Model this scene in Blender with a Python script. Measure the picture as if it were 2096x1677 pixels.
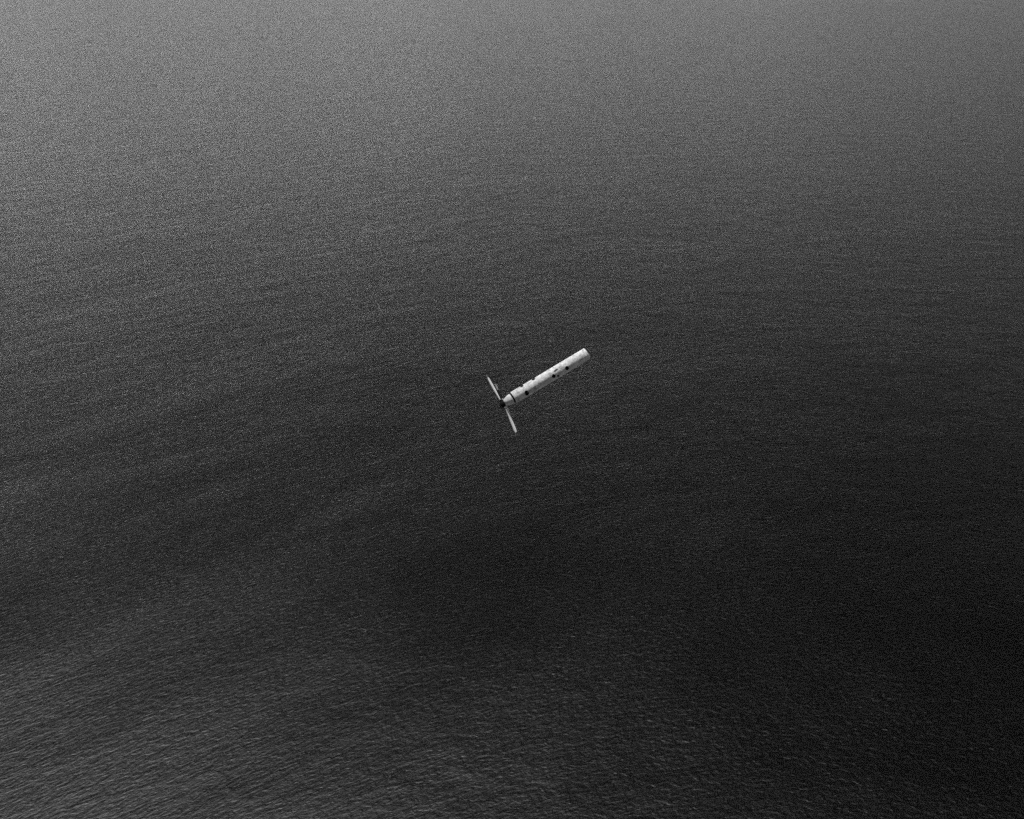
import bpy, bmesh, math, random
from mathutils import Vector, Matrix

S = bpy.context.scene
for o in list(bpy.data.objects):
    bpy.data.objects.remove(o, do_unlink=True)
R = math.radians

# ------------------------------------------------------------------ camera
CAM_H = 300.0
PITCH = 22.5                       # degrees below the horizontal
F_PX = 2304.0                      # focal length in photo pixels (2096 wide)
cd = bpy.data.cameras.new("camera")
cd.sensor_fit = 'HORIZONTAL'
cd.sensor_width = 36.0
cd.lens = 36.0 * F_PX / 2096.0
cd.clip_start = 1.0
cd.clip_end = 80000.0
cam = bpy.data.objects.new("camera", cd)
S.collection.objects.link(cam)
cam.location = (0, 0, CAM_H)
cam.rotation_euler = (R(90 - PITCH), 0, 0)
S.camera = cam
FW = Vector((0, math.cos(R(PITCH)), -math.sin(R(PITCH))))
UP = Vector((0, math.sin(R(PITCH)), math.cos(R(PITCH))))
RT = Vector((1, 0, 0))

# ------------------------------------------------------------------ sky, sun
SKY_BOOST = 3.6  # strength of the bright patch added low in the sky
SKY_GAIN = 0.175
SUN_EL, SUN_AZ = 76.5, -44.0       # azimuth measured from +Y (ahead), positive to the right
w = bpy.data.worlds.new("World")
S.world = w
w.use_nodes = True
nt = w.node_tree
nt.nodes.clear()
sky = nt.nodes.new("ShaderNodeTexSky")
sky.sky_type = 'NISHITA'
sky.sun_disc = False
sky.sun_elevation = R(SUN_EL)
sky.sun_rotation = R(SUN_AZ)
sky.dust_density = 0.0
# black-and-white film behind a red filter: only the red of the sky reaches the picture
bw = nt.nodes.new("ShaderNodeSeparateColor")
bg = nt.nodes.new("ShaderNodeBackground")
bg.inputs['Strength'].default_value = 0.15
wo = nt.nodes.new("ShaderNodeOutputWorld")
nt.links.new(sky.outputs[0], bw.inputs[0])
flt = nt.nodes.new("ShaderNodeMath"); flt.operation = 'MULTIPLY'
flt.inputs[1].default_value = 0.26
cut = nt.nodes.new("ShaderNodeMath"); cut.operation = 'SUBTRACT'; cut.use_clamp = False
flr = nt.nodes.new("ShaderNodeMath"); flr.operation = 'MAXIMUM'; flr.inputs[1].default_value = 0.01
nt.links.new(bw.outputs[2], flt.inputs[0])
nt.links.new(bw.outputs[0], cut.inputs[0])
nt.links.new(flt.outputs[0], cut.inputs[1])
nt.links.new(cut.outputs[0], flr.inputs[0])
# added, unseen bright patch low in the sky ahead-left, to lighten the far water
wtc = nt.nodes.new("ShaderNodeTexCoord")
wdot = nt.nodes.new("ShaderNodeVectorMath"); wdot.operation = 'DOT_PRODUCT'
wdot.inputs[1].default_value = Vector((-0.52, 0.85, 0.03)).normalized()
wmr = nt.nodes.new("ShaderNodeMapRange"); wmr.interpolation_type = 'SMOOTHSTEP'
wmr.inputs[1].default_value = 0.40; wmr.inputs[2].default_value = 1.0
wns = nt.nodes.new("ShaderNodeTexNoise")
wns.inputs['Scale'].default_value = 7.0; wns.inputs['Detail'].default_value = 4.0
wmp = nt.nodes.new("ShaderNodeMapping"); wmp.inputs['Scale'].default_value = (1, 1, 3)
wml = nt.nodes.new("ShaderNodeMath"); wml.operation = 'MULTIPLY'
wma = nt.nodes.new("ShaderNodeMath"); wma.operation = 'MULTIPLY_ADD'
wma.inputs[1].default_value = SKY_BOOST; wma.inputs[2].default_value = 1.0
wmm = nt.nodes.new("ShaderNodeMath"); wmm.operation = 'MULTIPLY'
nt.links.new(wtc.outputs['Generated'], wdot.inputs[0])
nt.links.new(wtc.outputs['Generated'], wmp.inputs['Vector'])
nt.links.new(wmp.outputs[0], wns.inputs['Vector'])
nt.links.new(wdot.outputs['Value'], wmr.inputs[0])
wsep = nt.nodes.new("ShaderNodeSeparateXYZ")
wlow = nt.nodes.new("ShaderNodeMapRange"); wlow.interpolation_type = 'SMOOTHSTEP'
wlow.inputs[1].default_value = 0.03; wlow.inputs[2].default_value = 0.26
wlow.inputs[3].default_value = 1.0; wlow.inputs[4].default_value = 0.05
wlm = nt.nodes.new("ShaderNodeMath"); wlm.operation = 'MULTIPLY'
nt.links.new(wtc.outputs['Generated'], wsep.inputs[0])
nt.links.new(wsep.outputs[2], wlow.inputs[0])
nt.links.new(wmr.outputs[0], wlm.inputs[0])
nt.links.new(wlow.outputs[0], wlm.inputs[1])
nt.links.new(wlm.outputs[0], wml.inputs[0])
nt.links.new(wns.outputs['Fac'], wml.inputs[1])
nt.links.new(wml.outputs[0], wma.inputs[0])
nt.links.new(wma.outputs[0], wmm.inputs[0])
# contrasty film: the dark upper sky drops further below the pale horizon
pwr = nt.nodes.new("ShaderNodeMath"); pwr.operation = 'POWER'; pwr.inputs[1].default_value = 2.15
gain = nt.nodes.new("ShaderNodeMath"); gain.operation = 'MULTIPLY'; gain.inputs[1].default_value = SKY_GAIN
nt.links.new(flr.outputs[0], pwr.inputs[0])
nt.links.new(pwr.outputs[0], gain.inputs[0])
nt.links.new(gain.outputs[0], wmm.inputs[1])
nt.links.new(wmm.outputs[0], bg.inputs['Color'])
nt.links.new(bg.outputs[0], wo.inputs[0])

ld = bpy.data.lights.new("sun", 'SUN')
ld.energy = 5.0
ld.angle = R(0.5)
ld.color = (1, 1, 1)
sun = bpy.data.objects.new("sun", ld)
S.collection.objects.link(sun)
sd = Vector((math.sin(R(SUN_AZ)) * math.cos(R(SUN_EL)), math.cos(R(SUN_AZ)) * math.cos(R(SUN_EL)), math.sin(R(SUN_EL))))
sun.rotation_euler = (-sd).to_track_quat('-Z', 'Y').to_euler()

S.view_settings.view_transform = 'Standard'
S.view_settings.look = 'None'
S.view_settings.exposure = 0.65
S.view_settings.gamma = 1.0
S.cycles.use_denoising = False
S.cycles.volume_bounces = 0


# ------------------------------------------------------------------ node helpers
def new_mat(name):
    m = bpy.data.materials.new(name)
    m.use_nodes = True
    m.node_tree.nodes.clear()
    return m, m.node_tree


class NT:
    def __init__(s, tree): s.t = tree

    def n(s, kind, **kw):
        nd = s.t.nodes.new(kind)
        for k, v in kw.items():
            setattr(nd, k, v)
        return nd

    def l(s, a, b): s.t.links.new(a, b)

    def math(s, op, a, b=None):
        nd = s.n("ShaderNodeMath", operation=op)
        for i, v in enumerate((a, b)):
            if v is None: continue
            if isinstance(v, (int, float)): nd.inputs[i].default_value = v
            else: s.l(v, nd.inputs[i])
        return nd.outputs[0]

    def noise(s, vec, scale, detail=4, rough=0.5, dist=0.0):
        nd = s.n("ShaderNodeTexNoise")
        s.l(vec, nd.inputs['Vector'])
        nd.inputs['Scale'].default_value = scale
        nd.inputs['Detail'].default_value = detail
        nd.inputs['Roughness'].default_value = rough
        nd.inputs['Distortion'].default_value = dist
        return nd.outputs['Fac']

    def comb(s, x, y, z=0.0):
        nd = s.n("ShaderNodeCombineXYZ")
        for i, v in enumerate((x, y, z)):
            if isinstance(v, (int, float)): nd.inputs[i].default_value = v
            else: s.l(v, nd.inputs[i])
        return nd.outputs[0]


# ------------------------------------------------------------------ sea
WAVE_A = 0.56
def sea_material():
    m, t = new_mat("sea_water")
    g = NT(t)
    tc = g.n("ShaderNodeTexCoord")
    sp = g.n("ShaderNodeSeparateXYZ")
    g.l(tc.outputs['Object'], sp.inputs[0])
    x, y = sp.outputs[0], sp.outputs[1]
    # crests swing gently round from left to right: v runs across them
    root = g.math('SQRT', g.math('ADD', g.math('MULTIPLY', x, x), 200.0 ** 2))
    f = g.math('MULTIPLY', g.math('SUBTRACT', x, root), 0.42)
    v = g.math('SUBTRACT', y, f)
    waves = g.comb(g.math('MULTIPLY', x, 0.52), v)
    chop = g.comb(g.math('MULTIPLY', x, 0.74), v, 7.3)
    swell = g.comb(g.math('MULTIPLY', x, 0.8), v, 3.1)
    h = None
    for vec, sc, det, rg, amp, dist in (
            (swell, 0.035, 2, 0.5, 0.8, 0.4),
            (waves, 0.15, 2, 0.5, 0.34, 0.8),
            (chop, 0.52, 3, 0.6, 0.42, 0.7),
            (chop, 1.3, 2, 0.6, 0.10, 0.4)):
        k = g.math('MULTIPLY', g.noise(vec, sc, det, rg, dist), amp * WAVE_A)
        h = k if h is None else g.math('ADD', h, k)
    # gusts and slicks: broad patches where the chop is stronger or weaker
    gust = g.math('ADD', g.math('MULTIPLY', g.noise(g.comb(x, g.math('MULTIPLY', v, 1.6), 11.0), 0.006, 4, 0.6, 0.8), 1.5), 0.25)
    h = g.math('MULTIPLY', h, g.math('ADD', g.math('MULTIPLY', gust, 0.6), 0.4))
    bp = g.n("ShaderNodeBump")
    bp.inputs['Strength'].default_value = 1.0
    bp.inputs['Distance'].default_value = 1.0
    g.l(h, bp.inputs['Height'])
    df = g.n("ShaderNodeBsdfDiffuse")
    df.inputs['Color'].default_value = (0.0002, 0.0002, 0.0002, 1)
    gl = g.n("ShaderNodeBsdfAnisotropic", distribution='BECKMANN')
    gl.inputs['Color'].default_value = (1, 1, 1, 1)
    g.l(g.math('ADD', g.math('MULTIPLY', gust, 0.03), 0.392), gl.inputs['Roughness'])
    fr = g.n("ShaderNodeFresnel")
    fr.inputs['IOR'].default_value = 1.333
    for q in (df, gl, fr): g.l(bp.outputs[0], q.inputs['Normal'])
    b = g.n("ShaderNodeMixShader")
    g.l(fr.outputs[0], b.inputs[0]); g.l(df.outputs[0], b.inputs[1]); g.l(gl.outputs[0], b.inputs[2])
    o = g.n("ShaderNodeOutputMaterial")
    g.l(b.outputs[0], o.inputs['Surface'])
    return m


def link(name, me, mat=None, parent=None):
    o = bpy.data.objects.new(name, me)
    S.collection.objects.link(o)
    if mat: me.materials.append(mat)
    if parent: o.parent = parent
    return o


me = bpy.data.meshes.new("sea")
E = 30000.0
me.from_pydata([(-E, -E, 0), (E, -E, 0), (E, E, 0), (-E, E, 0)], [], [(0, 1, 2, 3)])
sea = link("sea", me, sea_material())
sea["kind"] = "structure"
sea["label"] = "dark rippled open sea filling the whole view"

# ------------------------------------------------------------------ missile
# zoomed photo pixels (260-px window enlarged) are turned into metres: Z metres per enlarged pixel
DIAM = 0.53
Z = DIAM / 190.0
RAD = DIAM / 2 * 1.08
TILT = 0.10                        # how far the nose points away from the viewer
DIST = DIAM / (190.0 / 8.0615) * F_PX
# hull's rear rim centre in photo pixels
PX, PY = 970 + (600 + 0.515 * 95) / 8.0615, 690 + (915 + 0.857 * 95) / 8.0615
org = cam.location + (FW + RT * ((PX - 1048) / F_PX) + UP * ((838.5 - PY) / F_PX)) * DIST
e2 = math.sqrt(1 - TILT * TILT)
AX = (RT * 0.857 + UP * 0.515) * e2 + FW * TILT           # towards the nose
DN = RT * 0.515 - UP * 0.857                              # across, lower side of the picture
DN = (DN - AX * DN.dot(AX)).normalized()
TO = AX.cross(DN).normalized()                            # towards the viewer
if TO.dot(FW) > 0: TO = -TO
M = Matrix((AX, DN, TO)).transposed().to_4x4()
M.translation = org + DN * (0.08 * DIAM / 2)
SX = Z / e2                        # along-axis metres per enlarged pixel


def paint(name, col, rough, mottle=0.0, dirt=0.0, metallic=0.0):
    m, t = new_mat(name)
    g = NT(t)
    tc = g.n("ShaderNodeTexCoord")
    obj = tc.outputs['Object']
    b = g.n("ShaderNodeBsdfPrincipled")
    b.inputs['Roughness'].default_value = rough
    b.inputs['Metallic'].default_value = metallic
    b.inputs['Diffuse Roughness'].default_value = 1.0
    b.inputs['Specular IOR Level'].default_value = 0.25 if col > 0.02 else 0.05
    n1 = g.noise(obj, 9.0, 5, 0.65)
    n2 = g.noise(obj, 38.0, 3, 0.6)
    mix = g.math('ADD', g.math('MULTIPLY', n1, 0.5), g.math('MULTIPLY', n2, 0.5))
    k = g.math('ADD', 1.0, g.math('MULTIPLY', g.math('SUBTRACT', mix, 0.5), mottle))
    n3 = g.n("ShaderNodeMapRange")
    g.l(g.noise(obj, 3.2, 4, 0.7), n3.inputs[0])
    n3.inputs[1].default_value = 0.52
    n3.inputs[2].default_value = 0.75
    k = g.math('SUBTRACT', k, g.math('MULTIPLY', n3.outputs[0], dirt))
    val = g.math('MULTIPLY', k, col)
    cc = g.comb(val, val, val)
    g.l(cc, b.inputs['Base Color'])
    bp = g.n("ShaderNodeBump")
    bp.inputs['Strength'].default_value = 0.25
    bp.inputs['Distance'].default_value = 0.012
    g.l(n2, bp.inputs['Height'])
    g.l(bp.outputs[0], b.inputs['Normal'])
    o = g.n("ShaderNodeOutputMaterial")
    g.l(b.outputs[0], o.inputs['Surface'])
    return m


HULL = paint("pale_grey_paint", 0.56, 0.55, mottle=3.2, dirt=0.65)
CONE = paint("worn_grey_paint", 0.48, 0.5, mottle=2.4, dirt=0.4)
BLACK = paint("black_opening", 0.006, 0.7)
DARK = paint("dark_grey_fitting", 0.05, 0.6)
METAL = paint("pale_fin_paint", 0.78, 0.4, mottle=0.7, dirt=0.1)
GREY = paint("grey_fin_paint", 0.16, 0.6, mottle=0.8)
DULL = paint("dull_grey_fin_paint", 0.10, 0.6, mottle=0.5)

root = bpy.data.objects.new("missile", None)
S.collection.objects.link(root)
root.empty_display_size = 0.5
root.matrix_world = M
root["label"] = "pale grey cylindrical missile with black round spots and long thin fins above dark sea"
root["category"] = "missile"


def lathe(name, prof, mat, seg=64, parent=root, smooth_angle=35):
    """prof: (s, r) pairs along +X"""
    bm = bmesh.new()
    rings = []
    for s, r in prof:
        if r < 1e-5:
            rings.append([bm.verts.new((s, 0, 0))])
        else:
            rings.append([bm.verts.new((s, r * math.cos(2 * math.pi * i / seg), r * math.sin(2 * math.pi * i / seg))) for i in range(seg)])
    for a, b in zip(rings, rings[1:]):
        for i in range(seg):
            j = (i + 1) % seg
            if len(a) == 1 and len(b) == 1: continue
            if len(a) == 1: bm.faces.new((a[0], b[j], b[i]))
            elif len(b) == 1: bm.faces.new((a[i], a[j], b[0]))
            else: bm.faces.new((a[i], a[j], b[j], b[i]))
    bmesh.ops.recalc_face_normals(bm, faces=bm.faces)
    for fce in bm.faces: fce.smooth = True
    for ed in bm.edges:
        if len(ed.link_faces) == 2 and ed.calc_face_angle() > R(smooth_angle): ed.smooth = False
    me = bpy.data.meshes.new(name)
    bm.to_mesh(me); bm.free()
    return link(name, me, mat, parent)


L = 1426 * SX
hull_prof = [(0.0, 0.0), (0.0, RAD * 0.94), (0.004, RAD * 0.985), (0.012, RAD)]
for q in (0.165, 0.45, 0.66, 0.86):                      # fine skin joints
    s = L * q
    hull_prof += [(s - 0.005, RAD), (s - 0.002, RAD - 0.0025), (s + 0.002, RAD - 0.0025), (s + 0.005, RAD)]
hull_prof += [(L - 0.02, RAD), (L - 0.008, RAD * 0.985)]
for k in range(1, 9):                                    # shallow domed end
    a = k / 8 * math.pi / 2
    hull_prof.append((L - 0.008 + 0.035 * math.sin(a), RAD * 0.965 * math.cos(a)))
lathe("hull", hull_prof, HULL)

lathe("joint_ring", [(-28 * SX, 0), (-28 * SX, RAD * 0.76), (-0.0004, RAD * 0.8), (-0.0004, 0)], BLACK)
c0, c1 = -28 * SX, -172 * SX
cone = lathe("tail_cone", [(c1 + 0.02, 0), (c1, RAD * 0.40), (c1 + 0.012, RAD * 0.48), (c1 * 0.85, RAD * 0.60), (c1 * 0.62, RAD * 0.76),
                           (c1 * 0.35, RAD * 0.86), (c0 - 0.01, RAD * 0.875), (c0 - 0.001, RAD * 0.86), (c0 - 0.001, 0)], CONE)
lathe("engine_nozzle", [(c1 + 0.03, 0), (c1 - 0.002, RAD * 0.38), (c1 - 0.03, RAD * 0.54), (c1 - 0.16, RAD * 0.56),
                        (c1 - 0.20, RAD * 0.50), (c1 - 0.20, RAD * 0.42), (c1 - 0.12, RAD * 0.36), (c1 - 0.12, 0)], BLACK)


# ---- black round openings and small fittings lie on the curved skin
def skin_patch(name, s, a, rs, ra, mat, rot=0.0, power=2.0, lift=0.003, parent=root, n=28, rings=5):
    """patch centred at axial pixel s and across-pixel a; half sizes rs, ra in enlarged pixels"""
    c = max(-1, min(1, (a - 102.6) / 102.6))
    psi0 = math.asin(c)
    bm = bmesh.new()

    def P(u, v, h):
        psi = psi0 + v * Z / RAD
        r = RAD + h
        return (s * SX + u * Z, r * math.sin(psi), r * math.cos(psi))
    prev = None
    top = bm.verts.new(P(0, 0, lift))
    cr, sr = math.cos(rot), math.sin(rot)
    for j in range(1, rings + 2):
        fr = min(j / rings, 1.0)
        h = lift if j <= rings else -0.004
        ring = []
        for i in range(n):
            t = 2 * math.pi * i / n
            ct, st = math.cos(t), math.sin(t)
            uu = rs * fr * math.copysign(abs(ct) ** (2 / power), ct)
            vv = ra * fr * math.copysign(abs(st) ** (2 / power), st)
            ring.append(bm.verts.new(P(uu * cr - vv * sr, uu * sr + vv * cr, h)))
        for i in range(n):
            k = (i + 1) % n
            if prev is None: bm.faces.new((top, ring[i], ring[k]))
            else: bm.faces.new((prev[i], ring[i], ring[k], prev[k]))
        prev = ring
    bmesh.ops.recalc_face_normals(bm, faces=bm.faces)
    me = bpy.data.meshes.new(name)
    bm.to_mesh(me); bm.free()
    return link(name, me, mat, parent)


skin_patch("black_port", 1001, 140, 31, 36, BLACK)
skin_patch("black_port", 744, 141, 30, 36, BLACK)
skin_patch("black_port", 217, 156, 33, 54, BLACK)
skin_patch("black_port", 438, 9, 33, 34, BLACK)
skin_patch("black_port", 214, 8, 31, 34, BLACK)
skin_patch("black_port", 814, 176, 20, 24, BLACK)
skin_patch("slot_cover", 825, 73, 38, 15, DARK, rot=-0.10, power=3.0)["label"] = "dark grey rounded slot on the middle of the hull"
skin_patch("small_vent", 819, 9, 6, 20, DULL, power=3.0)


# ---- fins: slender tapered blades with a thin lens section
def blade(name, p0, p1, chord_fn, thick, mat, chord_dir, parent=root, n=14):
    p0, p1 = Vector(p0), Vector(p1)
    d = (p1 - p0).normalized()
    c = (chord_dir - d * chord_dir.dot(d)).normalized()
    nn = d.cross(c)
    bm = bmesh.new()
    sec = [(-0.5, 0), (-0.3, 0.42), (0.0, 0.5), (0.3, 0.36), (0.5, 0), (0.3, -0.36), (0, -0.5), (-0.3, -0.42)]
    rings = []
    for k in range(n + 1):
        t = k / n
        w_ = chord_fn(t)
        th = thick * (1 - 0.55 * t)
        q = p0.lerp(p1, t)
        rings.append([bm.verts.new(q + c * (u * w_) + nn * (v * th)) for u, v in sec])
    for a, b in zip(rings, rings[1:]):
        for i in range(len(sec)):
            j = (i + 1) % len(sec)
            bm.faces.new((a[i], a[j], b[j], b[i]))
    bm.faces.new(rings[0]); bm.faces.new(rings[-1])
    bmesh.ops.recalc_face_normals(bm, faces=bm.faces)
    for fce in bm.faces: fce.smooth = True
    for ed in bm.edges:
        if len(ed.link_faces) == 2 and ed.calc_face_angle() > R(35): ed.smooth = False
    me = bpy.data.meshes.new(name)
    bm.to_mesh(me); bm.free()
    return link(name, me, mat, parent)


def at(s, a, depth=0.0):
    return Vector((s * SX, (a - 102.6) * Z, depth))


def prof(pts):
    def f(t):
        for (t0, v0), (t1, v1) in zip(pts, pts[1:]):
            if t <= t1: return (v0 + (v1 - v0) * (t - t0) / (t1 - t0)) * Z
        return pts[-1][1] * Z
    return f


ch = Vector((1, 0, -0.25))
f1 = blade("tail_fin", at(-207, 18, 0.04), at(-193, -400, 0.10), prof([(0, 18), (0.15, 26), (0.5, 38), (0.9, 34), (1, 22)]), 0.04, METAL, ch)
f1["label"] = "bright upper tail fin"
blade("fin_tip", at(-193.5, -400, 0.10), at(-197, -448, 0.10), prof([(0, 22), (1, 8)]), 0.015, GREY, ch, parent=f1)
f2 = blade("tail_fin", at(-181, 136, 0.04), at(-256, 612, -0.05), prof([(0, 42), (0.1, 48), (0.5, 46), (0.93, 46), (1, 28)]), 0.07, METAL, ch)
f2["label"] = "bright lower tail fin"
blade("fin_tip", at(-264, 612, -0.05), at(-290, 672, -0.05), prof([(0, 22), (1, 9)]), 0.015, GREY, ch, parent=f2)
f3 = blade("tail_fin", at(-176, 50, -0.05), at(-146, -142, -0.30), prof([(0, 60), (0.5, 52), (1, 34)]), 0.05, BLACK, ch)
f3["label"] = "black fin behind the upper fin"
blade("fin_tip", at(-142, -143, -0.30), at(-120, -252, -0.42), prof([(0, 24), (0.5, 30), (1, 16)]), 0.02, GREY, ch, parent=f3)
f4 = blade("tail_fin", at(-225, 100, -0.05), at(-256, 125, -0.25), prof([(0, 40), (1, 26)]), 0.03, BLACK, ch)
f4["label"] = "short dark fin stub below the nozzle"
blade("fin_tip", at(-256, 126, -0.25), at(-234, 185, -0.30), prof([(0, 16), (1, 8)]), 0.015, DULL, ch, parent=f4)
# small pylons that carry the fins on the nozzle
blade("fin_mount", at(-207, 60, 0.02), at(-207, 16, 0.04), prof([(0, 60), (1, 30)]), 0.06, BLACK, ch)
blade("fin_mount", at(-205, 110, 0.02), at(-182, 138, 0.04), prof([(0, 70), (1, 50)]), 0.06, BLACK, ch)
# rear lugs at the end of the tail cone
blade("tail_lug", at(-160, 40, 0.06), at(-178, 30, 0.08), prof([(0, 40), (1, 18)]), 0.04, CONE, ch)

# ------------------------------------------------------------------ thin sea haze
def haze_box(density):
    X = 29000.0
    z0, z1 = -1.0, CAM_H + 12.0
    v = [(x, y, z) for z in (z0, z1) for x, y in ((-X, -X), (X, -X), (X, X), (-X, X))]
    me = bpy.data.meshes.new("haze")
    me.from_pydata(v, [], [(3, 2, 1, 0), (4, 5, 6, 7), (0, 1, 5, 4), (1, 2, 6, 5), (2, 3, 7, 6), (3, 0, 4, 7)])
    m, t = new_mat("sea_haze")
    g = NT(t)
    p = g.n("ShaderNodeVolumePrincipled")
    p.inputs['Color'].default_value = (0.95, 0.95, 0.95, 1)
    p.inputs['Density'].default_value = density
    o = g.n("ShaderNodeOutputMaterial")
    g.l(p.outputs[0], o.inputs['Volume'])
    h = link("haze", me, m)
    h["kind"] = "stuff"
    h["label"] = "thin pale haze over the sea"


haze_box(0.9e-5)
